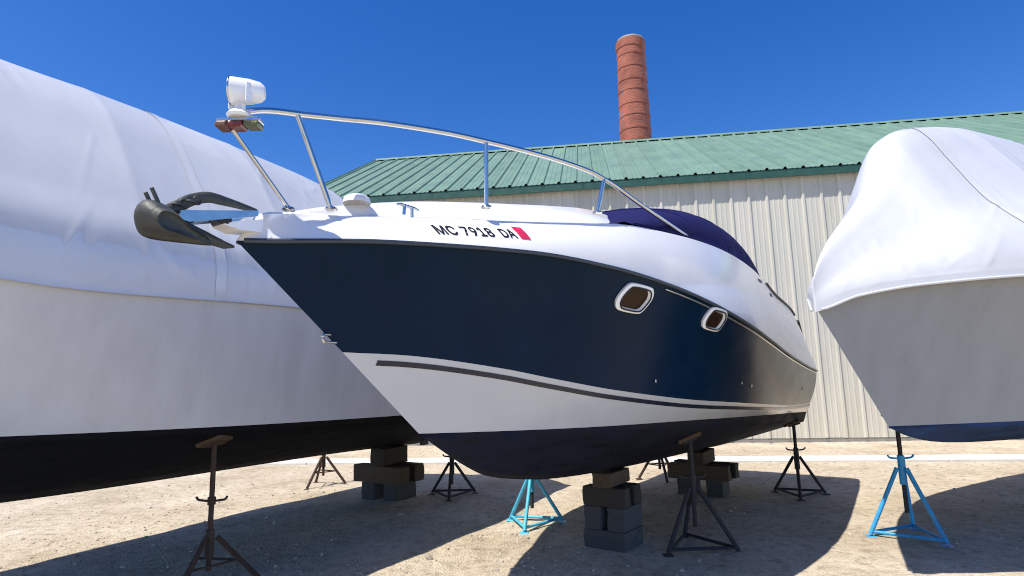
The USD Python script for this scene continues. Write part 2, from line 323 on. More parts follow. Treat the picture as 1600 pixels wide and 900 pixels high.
obj('hull', cat_([both(side_rows), tr(side_rows)]), 'gelcoat_navy', boat, smooth=35, label='glossy navy blue topsides of the hull')
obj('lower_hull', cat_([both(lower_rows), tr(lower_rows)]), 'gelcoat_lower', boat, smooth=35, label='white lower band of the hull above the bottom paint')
obj('bottom', cat_([both(bottom_rows), tr(bottom_rows)]), 'antifoul_navy', boat, smooth=35, label='dark navy bottom paint below the waterline')
obj('gunwale', cat_([both(top_rows), tr(top_rows)]), 'gelcoat_white', boat, smooth=35, label='white bulwark above the navy topsides')
obj('deck', cat_([both([G, lip, sd_in, t_lo, t_hi, t_mid, t_c])]), 'gelcoat_white', boat, smooth=50, label='white foredeck and raised cabin top')
def surf(rows, s, z, off=0.0):
    """port point on a loft at station s, height z, pushed out by off"""
    R = np.array(rows); s = np.atleast_1d(s).astype(float); z = np.broadcast_to(np.atleast_1d(z).astype(float), s.shape); out = []
    for a, b in zip(s, z):
        zz = np.array([np.interp(a, r[:, 0], r[:, 2]) for r in R]); yy = np.array([np.interp(a, r[:, 0], r[:, 1]) for r in R])
        out.append((a, np.interp(b, zz, yy), b))
    P = np.array(out)
    if off:
        e = .03
        q = lambda ds, dz: np.array([np.interp(z + dz, *[np.array(v) for v in zip(*sorted((np.interp(a + ds, r[:, 0], r[:, 2]), np.interp(a + ds, r[:, 0], r[:, 1])) for r in R))]) if False else 0 for a in s])
        nrm = []
        for a, b in zip(s, z):
            def py(a_, b_):
                zz = np.array([np.interp(a_, r[:, 0], r[:, 2]) for r in R]); yy = np.array([np.interp(a_, r[:, 0], r[:, 1]) for r in R]); return np.interp(b_, zz, yy)
            dya, dyb = (py(a + e, b) - py(a - e, b)) / (2 * e), (py(a, b + e) - py(a, b - e)) / (2 * e)
            n = np.array([dya, -1, dyb]); nrm.append(n / np.linalg.norm(n))
        P = P + np.array(nrm) * off
    return P
def strip_on(rowline, off, h, r0=0.0):
    pass
# pinstripe on the white band, standing 3 mm proud, port and starboard
ss = np.linspace(.82, LB - .02, 60)
for sgn in (1, -1):
    a = surf(lower_rows, ss, zn(ss) - .036 + .02 * np.clip((ss - 4) / 4, 0, 1), .003); b = surf(lower_rows, ss, zn(ss) - .066 + .022 * np.clip((ss - 4) / 4, 0, 1), .003)
    m = grid_mesh([a, b]);  obj('pinstripe', m if sgn == 1 else mirrored(m), 'stripe_navy', boat, smooth=True)
# rub rail along the sheer
rr = S.copy()[1:]; rr[:, 1] -= .008
obj('rub_rail', tube(rr, .013, 8), 'rub_vinyl', boat, smooth=True); obj('rub_rail', mirrored(tube(rr, .013, 8)), 'rub_vinyl', boat, smooth=True)
sr = np.linspace(2.6, LB - .03, 50); sp = surf(side_rows, sr, zs(sr) - .030, .004)
obj('rail_insert', tube(sp, .0075, 6), 'stainless', boat, smooth=True, label='thin steel strip just below the rub rail')
# portholes
def porthole(s, z, hw, hh):
    def ring(k, off, zo=0):
        P = [(-1, -.25), (-.72, -.9), (-.4, -1), (.55, -1), (.82, -.85), (1, .25), (.72, .9), (.4, 1), (-.55, 1), (-.82, .85)]
        P = smooth_closed(np.array(P) * k); return surf(side_rows, s + P[:, 0] * hw, z + P[:, 1] * hh - P[:, 0] * hw * .10, off)
    rings = [ring(1.0, .001), ring(1.0, .018), ring(.93, .026), ring(.80, .026), ring(.74, .018), ring(.72, .004)]
    rings = [np.r_[r, r[:1]] for r in rings]
    fr = obj('porthole', grid_mesh(rings), 'gelcoat_white', boat, smooth=40, label='oval white framed porthole in the navy hull')
    g = ring(.73, .006); c = g.mean(0); V = np.r_[g, [c]]; n = len(g)
    obj('pane', (V, np.array([(i, (i + 1) % n, n) for i in range(n)])), 'glass_amber', fr)
    q = ring(.80, .029); q = np.r_[q, q[:1]]
    obj('gasket', tube(q, .006, 6, caps=False), 'trim_black', fr, smooth=True)
porthole(2.36, 2.195, .165, .092); porthole(3.36, 2.09, .165, .085)
# registration letters (port and starboard bow)
def letters(txt, s0, z0, s1, z1, h, mname, sgn):
    m = meshkit.text_mesh(txt, 1.0, .002, bold=True); V = m.vertices.copy()
    V[:, 0] = (V[:, 0] - V[:, 0].min()) / np.ptp(V[:, 0])
    q = V[:, 0] if sgn == 1 else 1 - V[:, 0]
    s = s0 + q * (s1 - s0); z = z0 + q * (z1 - z0) + V[:, 1] * h
    m.vertices = surf(top_rows, s, z, .0025) + np.c_[0 * s, -np.where(V[:, 2] > .001, .0015, 0), 0 * s]
    if sgn == -1: m = mirrored(m)
    return m
for sgn in (1, -1):
    for txt, a, b in (('MC', .885, 1.0), ('7918', 1.035, 1.215), ('DA', 1.265, 1.355)):
        za, zb = 2.474 + (a - .885) * .055, 2.474 + (b - .885) * .055
        obj('registration_letters', letters(txt, a, za, b, zb, .060, 'letter_black', sgn), 'letter_black', boat, label=f'black registration characters {txt} on the bow')
    st = np.linspace(1.375, 1.435, 5); PR = [surf(top_rows, st, z_, .004) for z_ in np.linspace(2.495, 2.585, 8)]
    m = grid_mesh(PR); obj('sticker', m if sgn == 1 else mirrored(m), 'sticker_red', boat, label='red registration sticker after the letters')
# cockpit and windscreen cover
sc = np.linspace(2.5, 5.5, 40); zc = curve([(2.5, 2.80), (2.7, 2.93), (3.2, 3.13), (3.9, 3.28), (4.5, 3.32), (5.0, 3.25), (5.3, 3.08), (5.51, 2.78)])
rows_c = []
for s in sc:
    w, zb, zt = bt(s) - .035, zg(s) + .02, max(zc(s), zg(s) + .06)
    th = np.linspace(0, np.pi, 33); c, sn = np.cos(th), np.sin(th)
    p = np.sign(c) * np.abs(c) ** .62 * w; z = zb + (zt - zb) * np.abs(sn) ** .85
    P = np.c_[np.full(33, s), -p, z]
    nz = meshkit.fbm(np.c_[P[:, 0] * 2.2, P[:, 1] * 2.2, P[:, 2] * 3], 3, 11) - .5
    P[:, 2] += .055 * nz * sn; P[:, 0] += .02 * nz
    rows_c.append(P)
rows_c.append(rows_c[-1] * [1, 1, 0] + [.02, 0, zg(5.5) + .015]); rows_c.insert(0, rows_c[0] * [1, 1, 0] + [-.16, 0, zg(2.35) + .02])
cv = obj('cockpit_cover', grid_mesh(rows_c), 'canvas_navy', boat, smooth=60, label='navy canvas cover stretched over windscreen and cockpit')
hem = np.array([(s, -(bt(s) - .03), zg(s) + .024) for s in sc]); obj('hem', cat_([tube(hem, .011, 6), mirrored(tube(hem, .011, 6))]), 'canvas_navy', cv, smooth=True)
for k in (12, 22): obj('seam', tube(rows_c[k] + [0, 0, .004], .007, 5), 'canvas_navy', cv, smooth=True)
# aft rail, trim, vents, cleats
ar = np.array([(s, -(bt(s) + .0), zg(s) + .02) for s in np.linspace(5.5, 7.3, 16)])
obj('coaming_trim', tube(ar, .014, 6), 'trim_black', boat, smooth=True); obj('coaming_trim', mirrored(tube(ar, .014, 6)), 'trim_black', boat, smooth=True)
for s, z, w, h in ((5.0, 2.60, .10, .016), (5.5, 2.50, .07, .02)):
    q = np.linspace(s - w, s + w, 5); obj('vent', grid_mesh([surf(top_rows, q, z + h * k_, .005) for k_ in (-1, -.5, 0, .5, 1)]), 'trim_black', boat, label='small dark slot in the white bulwark')
ct = np.array([(s, -(bt(s) + .004), zg(s) + .004) for s in np.linspace(7.46, 7.93, 10)])
obj('corner_trim', tube(ct, .028, 8), 'trim_black', boat, smooth=True); obj('corner_trim', mirrored(tube(ct, .028, 8)), 'trim_black', boat, smooth=True)
def cleat(s, y, z):
    m = cat_([tube([(s - .09, y, z + .045), (s - .05, y, z + .05), (s + .05, y, z + .05), (s + .09, y, z + .045)], [.007, .011, .011, .007], 8), rod((s - .035, y, z - .01), (s - .03, y, z + .05), .011), rod((s + .035, y, z - .01), (s + .03, y, z + .05), .011)])
    obj('cleat', m, 'stainless', boat, smooth=50)
cleat(.86, -(bt(.86) * .80), zg(.86) + .03)
cleat(5.9, -(bt(5.9) - .06), zg(5.9) + .02)
obj('deck_fill', lathe([(0, .03), (.05, .028), (.075, .012), (.08, -.02)], 16).apply_transform(trimesh.transformations.translation_matrix((.62, -.10, zg(.62) + .12))), 'gelcoat_white', boat, smooth=True, label='round white ventilator cap on the foredeck')
def thru(s, z, r, rows, name='through_hull', m='stainless'):
    c = surf(rows, s, z, .004)[0]; mm = trimesh.creation.icosphere(2, r); mm.apply_scale((1, .45, 1)); mm.apply_translation(c); obj(name, mm, m, boat, smooth=True)
thru(2.98, 1.60, .017, side_rows); thru(4.6, 1.52, .02, side_rows); thru(4.35, 1.55, .015, side_rows); thru(7.0, 1.42, .02, side_rows)
be = cat_([tube(smooth_path([(.56, -.0, 1.91), (.485, -.01, 1.91), (.472, -.012, 1.89), (.485, -.01, 1.868), (.58, 0, 1.868)]), .009, 8)])
obj('bow_eye', be, 'stainless', boat, smooth=True)
# port bow rail
RP = np.array([(-.10, -.02, 2.965), (.08, -.03, 3.055), (.22, -.05, 3.085), (.42, -.13, 3.11), (.67, -.27, 3.13), (1.02, -.45, 3.14), (1.25, -.57, 3.13), (1.6, -.72, 3.12), (2.03, -.88, 3.09), (2.2, -.93, 3.06), (2.57, -1.04, 2.94), (3.2, -1.18, 2.785)])
rail = obj('bow_rail', tube(smooth_path(RP, 8), .0165, 10), 'stainless', boat, smooth=True, label='polished steel bow rail sweeping up from the foredeck')
def stanchion(top, bot):
    obj('stanchion', cat_([rod(top, bot, .0145), lathe([(.0, .014), (.03, .012), (.036, 0)], 12).apply_transform(trimesh.transformations.translation_matrix(bot))]), 'stainless', rail, smooth=40)
stanchion((.24, -.055, 3.085), (.43, -.115, 2.585)); stanchion((1.25, -.57, 3.13), (1.255, -.56, 2.70)); stanchion((2.19, -.93, 3.06), (2.14, -.89, 2.80))
# bow pulpit: roller channel, anchor, forward leg, light bar, search light
pul = obj('pulpit', hull([(-.06, y, z) for y in (-.065, .065) for z in (2.385, 2.43)] + [(.10, y, z) for y in (-.05, .05) for z in (2.40, 2.475)] + [(-.14, y, 2.40) for y in (-.05, .05)]), 'gelcoat_white', boat, label='short white bow pulpit under the anchor roller')
for y in (-.062, .062):
    obj('roller_cheek', hull([(x_, y + dy, z) for dy in (-.004, .004) for x_, z in ((.03, 2.47), (.03, 2.50), (-.30, 2.375), (-.30, 2.42), (-.35, 2.38), (-.34, 2.42))]), 'stainless', pul)
obj('roller', tube([(-.30, -.055, 2.40), (-.30, 0, 2.40), (-.30, .055, 2.40)], [.032, .022, .032], 14), 'trim_black', pul, smooth=40)
obj('roller', tube([(-.12, -.055, 2.425), (-.12, .055, 2.425)], .022, 12), 'trim_black', pul, smooth=40)
anc = obj('anchor', weld(cat_([
    tube(smooth_path([(.06, 0, 2.515), (-.06, 0, 2.525), (-.17, 0, 2.53), (-.26, 0, 2.50), (-.34, 0, 2.44), (-.40, 0, 2.40)], 6), np.interp(np.linspace(0, 1, 31), [0, .4, 1], [.012, .026, .03]), 8, flat=.55)])), 'anchor_metal', boat, smooth=50, label='dark galvanised plough anchor hanging in the bow roller')
fk = []
edge = smooth_closed(np.array([(-.455, 2.455), (-.49, 2.425), (-.495, 2.375), (-.455, 2.325), (-.36, 2.318), (-.24, 2.315), (-.12, 2.312), (-.11, 2.32), (-.22, 2.36), (-.32, 2.395), (-.39, 2.44)]))
for a_ in np.linspace(-1, 1, 11):
    cx_, cz_ = -.30, 2.365; k_ = 1 - .22 * abs(a_) ** 2
    fk.append(np.c_[cx_ + (edge[:, 0] - cx_) * k_, np.full(len(edge), a_) * .10 * np.clip((-.08 - edge[:, 0]) / .30, .12, 1), cz_ + (edge[:, 1] - cz_) * (k_ - .1 * abs(a_)) + .035 * (1 - a_ * a_) - .03])
fk = [np.r_[r_0, r_0[:1]] for r_0 in fk]
def cap_(r0): c = r0[:-1].mean(0); return (np.r_[r0[:-1], [c]], np.array([(i, (i + 1) % (len(r0) - 1), len(r0) - 1) for i in range(len(r0) - 1)]))
obj('fluke', weld(cat_([grid_mesh(fk)] + [trimesh.Trimesh(*cap_(r0), process=False) for r0 in (fk[0], fk[-1])])), 'anchor_metal', anc, smooth=45)
obj('fluke_tip', tube([(-.30, 0, 2.36), (-.20, 0, 2.335), (-.10, 0, 2.312), (-.05, 0, 2.312)], [.035, .03, .02, .006], 8), 'anchor_metal', anc, smooth=40)
obj('shackle', cat_([rod((-.41, -.03, 2.42), (-.455, -.035, 2.50), .009), rod((-.41, .03, 2.42), (-.455, .02, 2.49), .009)]), 'anchor_metal', anc, smooth=40)
for k in range(4):
    t0 = trimesh.creation.torus(.018, .0055, 12, 8); t0.apply_transform(trimesh.transformations.rotation_matrix(math.pi / 2 * (k % 2), (1, 0, 0))); t0.apply_translation((-.335 + .03 * k, -.012, 2.455 + .014 * k)); obj('chain_link', t0, 'anchor_metal', anc, smooth=50)
obj('pulpit_leg', cat_([rod((-.085, 0, 2.90), (.235, -.01, 2.57), .0115), lathe([(0, .014), (.03, .012), (.034, 0)], 12).apply_transform(trimesh.transformations.translation_matrix((.235, -.01, 2.56)))]), 'stainless', boat, smooth=40)
bar_turn = lambda m: m.apply_transform(trimesh.transformations.rotation_matrix(math.radians(34), (0, 0, 1), (-.09, -.02, 0)))
lb = obj('light_bar', bar_turn(box(-.125, -.055, -.155, .055, 2.925, 2.945, .004)), 'stainless', boat, label='navigation light bar at the front of the bow rail')
obj('lamp', bar_turn(box(-.135, -.05, .0, .06, 2.895, 2.925, .008)), 'teak_brown', lb); obj('lamp', bar_turn(box(-.135, -.05, -.075, -.003, 2.895, 2.925, .008)), 'lens_red', lb); obj('lamp', bar_turn(box(-.13, -.05, -.155, -.078, 2.898, 2.925, .008)), 'lens_green', lb)
sl = obj('search_light', weld(lathe([(0, 0), (.05, .0), (.062, .012), (.05, .028), (.028, .036), (.024, .075), (0, .08)], 20).apply_transform(trimesh.transformations.translation_matrix((-.085, -.055, 2.946)))), 'lamp_shell', boat, smooth=40, label='white remote search light standing on the light bar')
L0 = np.array([-.085, -.06, 3.085]); ax = np.array([-.74, .67, -.02]); ax /= np.linalg.norm(ax)
T4 = trimesh.geometry.align_vectors((0, 0, 1), ax); T4[:3, 3] = L0
obj('shell', lathe([(0, -.115), (.032, -.11), (.05, -.09), (.062, -.04), (.068, .03), (.07, .05), (.066, .052), (.058, .045), (.03, -.01), (0, -.03)], 24).apply_transform(T4), 'lamp_shell', sl, smooth=35)
obj('bezel', trimesh.creation.torus(.066, .006, 24, 8).apply_transform(T4 @ trimesh.transformations.translation_matrix((0, 0, .05))), 'stainless', sl, smooth=50)
obj('lens', lathe([(0, .052), (.03, .051), (.062, .046)], 20).apply_transform(T4), 'lamp_glass', sl, smooth=True)
for sy in (-1, 1): obj('yoke', hull([tuple(L0 + np.array(v)) for v in ((.01, sy * .072, -.075), (-.02, sy * .072, -.075), (.01, sy * .072, .02), (-.02, sy * .072, .02), (.01, sy * .078, -.075), (-.02, sy * .078, -.075), (.01, sy * .078, .02), (-.02, sy * .078, .02))]), 'lamp_shell', sl)
# stern drive behind the transom
def outdrive(parent, x, z, k=1.0, mname='stand_dark'):
    m = cat_([hull([(x + a * k, y * k, z + c * k) for a, y, c in ((0, -.13, .35), (0, .13, .35), (.34, -.1, .35), (.34, .1, .35), (0, -.1, .05), (0, .1, .05), (.3, -.06, .0), (.3, .06, .0))]),
              hull([(x + a * k, y * k, z + c * k) for a, y, c in ((.05, -.05, .05), (.05, .05, .05), (.3, -.03, .05), (.3, .03, .05), (.12, -.025, -.45), (.12, .025, -.45), (.27, -.015, -.45), (.27, .015, -.45))]),
              tube([(x - .08 * k, 0, z - .24 * k), (x + .05 * k, 0, z - .24 * k), (x + .3 * k, 0, z - .24 * k), (x + .42 * k, 0, z - .24 * k)], [.015 * k, .075 * k, .07 * k, .02 * k], 14),
              hull([(x + a * k, y * k, z + .0 * k + c * k) for a, y, c in ((0, -.14, 0), (0, .14, 0), (.42, -.1, 0), (.42, .1, 0), (0, -.14, -.015), (0, .14, -.015), (.42, -.1, -.015), (.42, .1, -.015))])])
    dr = obj('stern_drive', m, mname, parent, smooth=35)
    for j in range(3):
        a = j * 2.094 + .4
        b = hull([(x + (.36 + dx + .04 * w) * k, (math.cos(a) * r - math.sin(a) * w * .07 * 1.0) * k, z - .24 * k + (math.sin(a) * r + math.cos(a) * w * .07) * k) for r in (.05, .13, .19) for w in (-1, 1) for dx in (0, .012) if not (r == .19 and w == 1)])
        obj('propeller_blade', b, 'stainless', dr)
outdrive(boat, LB, 1.0)

# ---------------- shrink-wrapped boat on the left
LT = (-3.2, 6.42); LANG = math.radians(60)
lboat = thing('shrink_wrapped_boat', 'tall boat in white shrink wrap with black bottom paint, left of the navy cruiser', 'boat', (*LT, 0), LANG)
L0s, L1s = -6.6, 3.35
def lrow(s0, pmax, zf, pw=2.2, run=4.2, taper=.1):
    s = s0 + (L1s - s0) * UU
    p = pmax * (1 - (1 - np.clip((s - s0) / run, 0, 1)) ** pw) - taper * np.clip((s - 1) / 2.4, 0, 1); p[0] = 0
    return np.c_[s, -p, zf(s)]
lK = lrow(-4.9, 0, curve([(-5, 1.5), (-4.6, 1.2), (-4.0, .95), (-3, .82), (-1, .75), (1.2, .74), (3.5, .68)])); lK[:, 1] = 0
lW = lrow(-4.9, 1.40, curve([(-5, 1.5), (-3, 1.38), (-1.2, 1.315), (1.5, 1.25), (3.5, 1.21)]), 1.9, 5.0)
lC = np.c_[lW[:, 0], lW[:, 1] * .97, lW[:, 2] - .02 - .10 * UU]; lC[0] = lW[0]
lS = lrow(-6.45, 1.57, curve([(-6.6, 2.75), (-4, 2.5), (-2, 2.32), (-.3, 2.36), (3.5, 2.22)]))
lb_rows = between(lK, lC, 7) + between(lC, lW, 3)[1:]
ls_rows = between(lW, lS, 12, lambda f: -.02 * np.sin(np.pi * f) * np.clip(UU * 6, 0, 1))
obj('bottom', cat_([both(lb_rows), tr(lb_rows)]), 'antifoul_black', lboat, smooth=35)
obj('hull', cat_([both(ls_rows), tr(ls_rows)]), 'hull_white', lboat, smooth=35)
zr = curve([(-6.6, 3.2), (-5, 3.7), (-3, 4.32), (-1.2, 4.32), (-.2, 4.27), (.6, 4.23), (1.3, 4.08), (2.2, 3.7), (3.4, 3.3)])
def wrap_surface(base_row, zridge, prof, seed, amp=.03, overlap=.06, ncrease=150):
    """prof: (fraction of half beam, fraction of height) from the sheer up to the ridge"""
    prof = np.array(prof, float); t = np.r_[0, np.cumsum(np.linalg.norm(np.diff(prof, axis=0), axis=1))]; q = PchipInterpolator(t, prof)(np.linspace(0, t[-1], 90))
    rows = []
    dn = np.c_[base_row[:, 0], base_row[:, 1] * 1.006 - .012 * np.clip(UU * 25, 0, 1), base_row[:, 2] - overlap]; rows.append(dn)
    for a, h in q:
        z0 = base_row[:, 2]; z = z0 + (zridge(base_row[:, 0]) - z0) * h
        y = base_row[:, 1] * a - .014 * (a > .05) * np.clip(UU * 25, 0, 1)
        rows.append(np.c_[base_row[:, 0], y, z])
    R = np.array(rows)
    # wrinkles: broad sags between the frames, and fine taut creases that fan up from the belt line
    e = np.c_[R[..., 0].ravel() * .6, R[..., 1].ravel() * .6, R[..., 2].ravel() * .6]
    broad = (meshkit.fbm(e, 2, seed) - .5).reshape(R.shape[:2])
    g = np.random.default_rng(seed); S_, Vv = R[..., 0], np.linspace(0, 1, len(R))[:, None] * np.ones(R.shape[1])
    rise = np.maximum(zridge(base_row[:, 0]) - base_row[:, 2], .3)[None, :]; T_ = Vv * rise * 1.25
    crease = np.zeros(R.shape[:2])
    for k in range(ncrease):                       # taut tension creases fanning up from the belt and down from the frame
        c0 = g.uniform(S_.min() + .2, S_.max() - .2); up_ = g.random() < .6
        t0 = g.uniform(.02, .12) if up_ else g.uniform(.5, 1.0) * float(np.interp(c0, base_row[:, 0], rise[0]))
        an = (math.pi / 2 if up_ else -math.pi / 2) + g.normal(0, .55); ln = g.uniform(.25, .95); wd = g.uniform(.008, .02)
        ds, dt = S_ - c0, T_ - t0; al = ds * math.cos(an) + dt * math.sin(an); ac = -ds * math.sin(an) + dt * math.cos(an)
        crease += g.uniform(.35, 1.0) * np.exp(-(ac / (wd * (1 + 2.0 * np.clip(al / ln, 0, 1)))) ** 2) * np.clip(al / .06, 0, 1) * np.clip(1 - al / ln, 0, 1)
    w = np.ones(R.shape[:2]); w[0] = .1; w[1] = .2; w[2] = .6; w[-1] = .6
    sag = np.sin(np.pi * ((R[..., 0] / 1.35 + .2) % 1.0)) ** .8 * np.sin(np.pi * np.clip(Vv, 0, 1))
    R[..., 1] += np.sign(R[..., 1]) * w * (amp * 1.2 * broad + .007 * crease - amp * 1.0 * sag) * np.clip(np.abs(R[..., 1]) * 3, 0, 1)
    R[..., 2] += w * (amp * .8 * broad + .004 * crease - amp * 1.0 * sag) * Vv
    R[:, 0, 1] = 0
    return list(R)
UU_old = UU
NU = 420; UU = np.linspace(0, 1, NU) ** 1.05
lS2 = lrow(-6.45, 1.57, curve([(-6.6, 2.75), (-4, 2.5), (-2, 2.32), (-.3, 2.36), (3.5, 2.22)]))
wr = wrap_surface(lS2, zr, [(1, 0), (1.005, .10), (.985, .19), (.87, .36), (.68, .60), (.48, .81), (.30, .93), (.14, .985), (0, 1)], 21, overlap=.03)
obj('shrink_wrap', cat_([both(wr), tr(wr)]), 'wrap_white', lboat, smooth=60, label='white plastic shrink wrap stretched over the tall boat')
def tape(rows, s_at, w, parent):
    Rr = np.array(rows)[1:]; out = []
    for sgn in (1, -1):
        a = np.array([[s_, np.interp(s_, r[:, 0], r[:, 1]), np.interp(s_, r[:, 0], r[:, 2])] for r in Rr for s_ in (s_at - w, s_at, s_at + w)]).reshape(len(Rr), 3, 3)
        a[..., 1] -= .005; a[..., 2] += .004
        m = grid_mesh(list(a)); out.append(m if sgn == 1 else mirrored(m))
    obj('weld_seam', cat_(out), 'wrap_tape', parent, smooth=True)
for s_at in (-3.4, -1.05, 1.15): tape(wr, s_at, .045, lboat)
outdrive(lboat, L1s, 1.12, 1.05)

# ---------------- shrink-wrapped boat on the right
RT = (2.25, 4.4); RANG = math.radians(30); R1 = 8.5
rboat = thing('shrink_wrapped_boat', 'grey hulled boat in white shrink wrap with blue bottom paint, right of the navy cruiser', 'boat', (*RT, 0), RANG)
def rrow(s0, pmax, zf, run=4.0, pw=2.1):
    s = s0 + (R1 - s0) * UU; p = pmax * (1 - (1 - np.clip((s - s0) / run, 0, 1)) ** pw); p[0] = 0
    return np.c_[s, -p, zf(s)]
UU_w = UU; NU = 72; UU = UU_old
rzs = curve([(-.1, 2.13), (0, 2.14), (.25, 2.24), (.66, 2.31), (1.5, 2.36), (3, 2.34), (8.6, 2.1)])
rK = rrow(.80, 0, curve([(.8, 1.20), (1.05, 1.11), (1.5, 1.03), (2.4, .97), (4, .92), (8.6, .86)])); rK[:, 1] = 0
rW = rrow(.80, 1.2, curve([(.8, 1.20), (3, 1.20), (8.6, 1.15)]), 5.0, 1.8)
rC = np.c_[rW[:, 0], rW[:, 1] * .97, rW[:, 2] - .02 - .10 * UU]; rC[0] = rW[0]
rS = rrow(0, 1.45, rzs)
rb_rows = between(rK, rC, 7) + between(rC, rW, 3)[1:]
rs_rows = between(rW, rS, 12, lambda f: -.07 * np.sin(np.pi * f) * np.clip(UU * 6, 0, 1) * (1 - .8 * UU))
obj('bottom', cat_([both(rb_rows), tr(rb_rows)]), 'antifoul_blue', rboat, smooth=35)
obj('hull', cat_([both(rs_rows), tr(rs_rows)]), 'hull_grey', rboat, smooth=35)
NU = 420; UU = UU_w
rS2 = rrow(0, 1.45, rzs)
rzr = curve([(-.02, 2.22), (.05, 2.38), (.18, 2.55), (.52, 2.84), (.8, 3.06), (.95, 3.22), (1.08, 3.45), (1.22, 3.65), (1.7, 3.85), (2.6, 4.0), (4.5, 4.1), (6.5, 4.2), (8.6, 3.6)])
wr = wrap_surface(rS2, rzr, [(1, 0), (.985, .06), (.93, .16), (.58, .46), (.34, .74), (.18, .92), (.09, .98), (0, 1)], 33, .025)
obj('shrink_wrap', cat_([both(wr), tr(wr)]), 'wrap_white', rboat, smooth=60, label='white plastic shrink wrap rising over the bow and cabin')
for s_at in (1.62, 3.6): tape(wr, s_at, .04, rboat)
bl = rS2.copy(); bl[:, 1] = bl[:, 1] * 1.006 - .02; bl[:, 2] -= .05
obj('belly_strap', cat_([tube(bl[2:], .011, 6), mirrored(tube(bl[2:], .011, 6))]), 'wrap_tape', rboat, smooth=True)
NU = 72; UU = UU_old

# ------------------------------------------------------------------ boat stands
def bframe(T, ang):
    A = np.array([math.cos(ang), math.sin(ang)]); P = np.array([A[1], -A[0]]); T = np.array(T)
    return (lambda xy: ((np.array(xy) - T) @ A, (np.array(xy) - T) @ P)), A, P
def hull_z(K, C, W_, s, p):
    kz = np.interp(s, K[:, 0], K[:, 2]); cy, cz = np.interp(s, C[:, 0], -C[:, 1]), np.interp(s, C[:, 0], C[:, 2])
    wy, wz = np.interp(s, W_[:, 0], -W_[:, 1]), np.interp(s, W_[:, 0], W_[:, 2])
    p = abs(p); return kz + (cz - kz) * min(p / max(cy, 1e-3), 1.0), math.atan2(cz - kz, cy)
def stand(label, xy, ring, mname, owner, apex=.50, splay=.34, rot=.3, base=True, handle=True, lean=0.0, post_m=None, hz=None):
    fr, A, P = bframe(*ring[:2]); s, p = fr(xy); zt, dead = hull_z(*ring[2:], s, p)
    gz = float(ground_z(np.array([xy[0]]), np.array([xy[1]]))[0])
    st = thing('boat_stand', label, 'boat stand', (xy[0], xy[1], gz), 0, 'screw stands propping up the boats')
    zt = zt - gz; pm = post_m or mname
    feet = [np.array([splay * math.cos(rot + k * 2.0944), splay * math.sin(rot + k * 2.0944), .02]) for k in range(3)]
    for f in feet:
        a = np.array([f[0] * .13, f[1] * .13, apex])
        obj('leg', rod(a, f, .021, n=8), mname, st, smooth=50)
        obj('foot', hull([tuple(f + np.array(v)) for v in ((-.05, -.05, -.025), (.05, -.05, -.025), (-.05, .05, -.025), (.05, .05, -.025), (-.04, -.04, -.012), (.04, -.04, -.012), (-.04, .04, -.012), (.04, .04, -.012))]), mname, st)
    if base:
        for k in range(3): obj('brace', rod(feet[k] * [.93, .93, 1] + [0, 0, .025], feet[(k + 1) % 3] * [.93, .93, 1] + [0, 0, .025], .016, n=8), mname, st, smooth=50)
    else:
        for k in range(3): obj('brace', rod(feet[k] * [.55, .55, 0] + [0, 0, apex * .5], feet[(k + 1) % 3] * [.55, .55, 0] + [0, 0, apex * .5], .010, n=6), mname, st, smooth=50)
    obj('collar', rod((0, 0, apex - .16), (0, 0, apex + .06), .034, n=12), mname, st, smooth=40)
    top = np.array([0, 0, zt - .045])
    obj('screw_post', rod((0, 0, apex * .35), top, .021, n=10), pm, st, smooth=50)
    if handle:
        zh = hz or apex + .09
        h = tube(smooth_path([(-.13, 0, zh + .035), (-.11, .0, zh + .01), (0, 0, zh), (.11, 0, zh + .01), (.13, 0, zh + .035)], 4), .010, 8)
        obj('handle', cat_([h, rod((0, 0, zh - .03), (0, 0, zh + .03), .034, n=8)]), mname, st, smooth=40)
    # pad tilted to the bottom
    sg = math.copysign(1, p); nrm = np.array([*(P * sg * math.sin(dead)), -math.cos(dead)])
    pl = trimesh.creation.box((.23, .17, .03)); R4 = trimesh.geometry.align_vectors((0, 0, -1), nrm); R4[:3, 3] = (0, 0, zt - .017)
    obj('pad', pl.apply_transform(R4), 'pad_wood', st)
    obj('pad_plate', trimesh.creation.box((.13, .13, .016)).apply_transform(R4 @ trimesh.transformations.translation_matrix((0, 0, -.024))), mname, st)
    return st
MB, LBt, RB = (BT, BANG, K, Cn, W), (LT, LANG, lK, lC, lW), (RT, RANG, rK, rC, rW)
stand('tall rusty stand nearest the camera propping the left wrapped boat', (-2.55, 5.15), LBt, 'stand_rust', 0, .40, .40, .35, base=False, hz=.69)
stand('rusty stand seen far under the left wrapped boat against sunlit gravel', (-3.15, 10.0), LBt, 'stand_rust', 0, .45, .36, .1, base=False)
stand('dark stand in the shade at the stern of the left wrapped boat', (-.92, 8.75), LBt, 'stand_dark', 0, .45, .36, .5)
stand('pale blue stand on the sunlit gravel under the cruiser bow', (.17, 7.05), MB, 'stand_cyan', 0, .52, .36, .25, post_m='stand_dark')
stand('dark tripod stand in the cruiser shadow, nearest to the camera on its port bow', (1.70, 5.95), MB, 'stand_dark', 0, .56, .38, -.5)
stand('dark stand propping the cruiser stern before the metal wall', (3.80, 8.3), MB, 'stand_dark', 0, .50, .36, .1)
stand('reddish stand far under the cruiser on the starboard side in sunlight', (2.28, 9.75), MB, 'stand_rust', 0, .48, .34, .6, base=False)
stand('bright blue stand under the right wrapped boat', (3.86, 6.15), RB, 'stand_blue', 0, .66, .36, .9, handle=True, post_m='stand_dark')

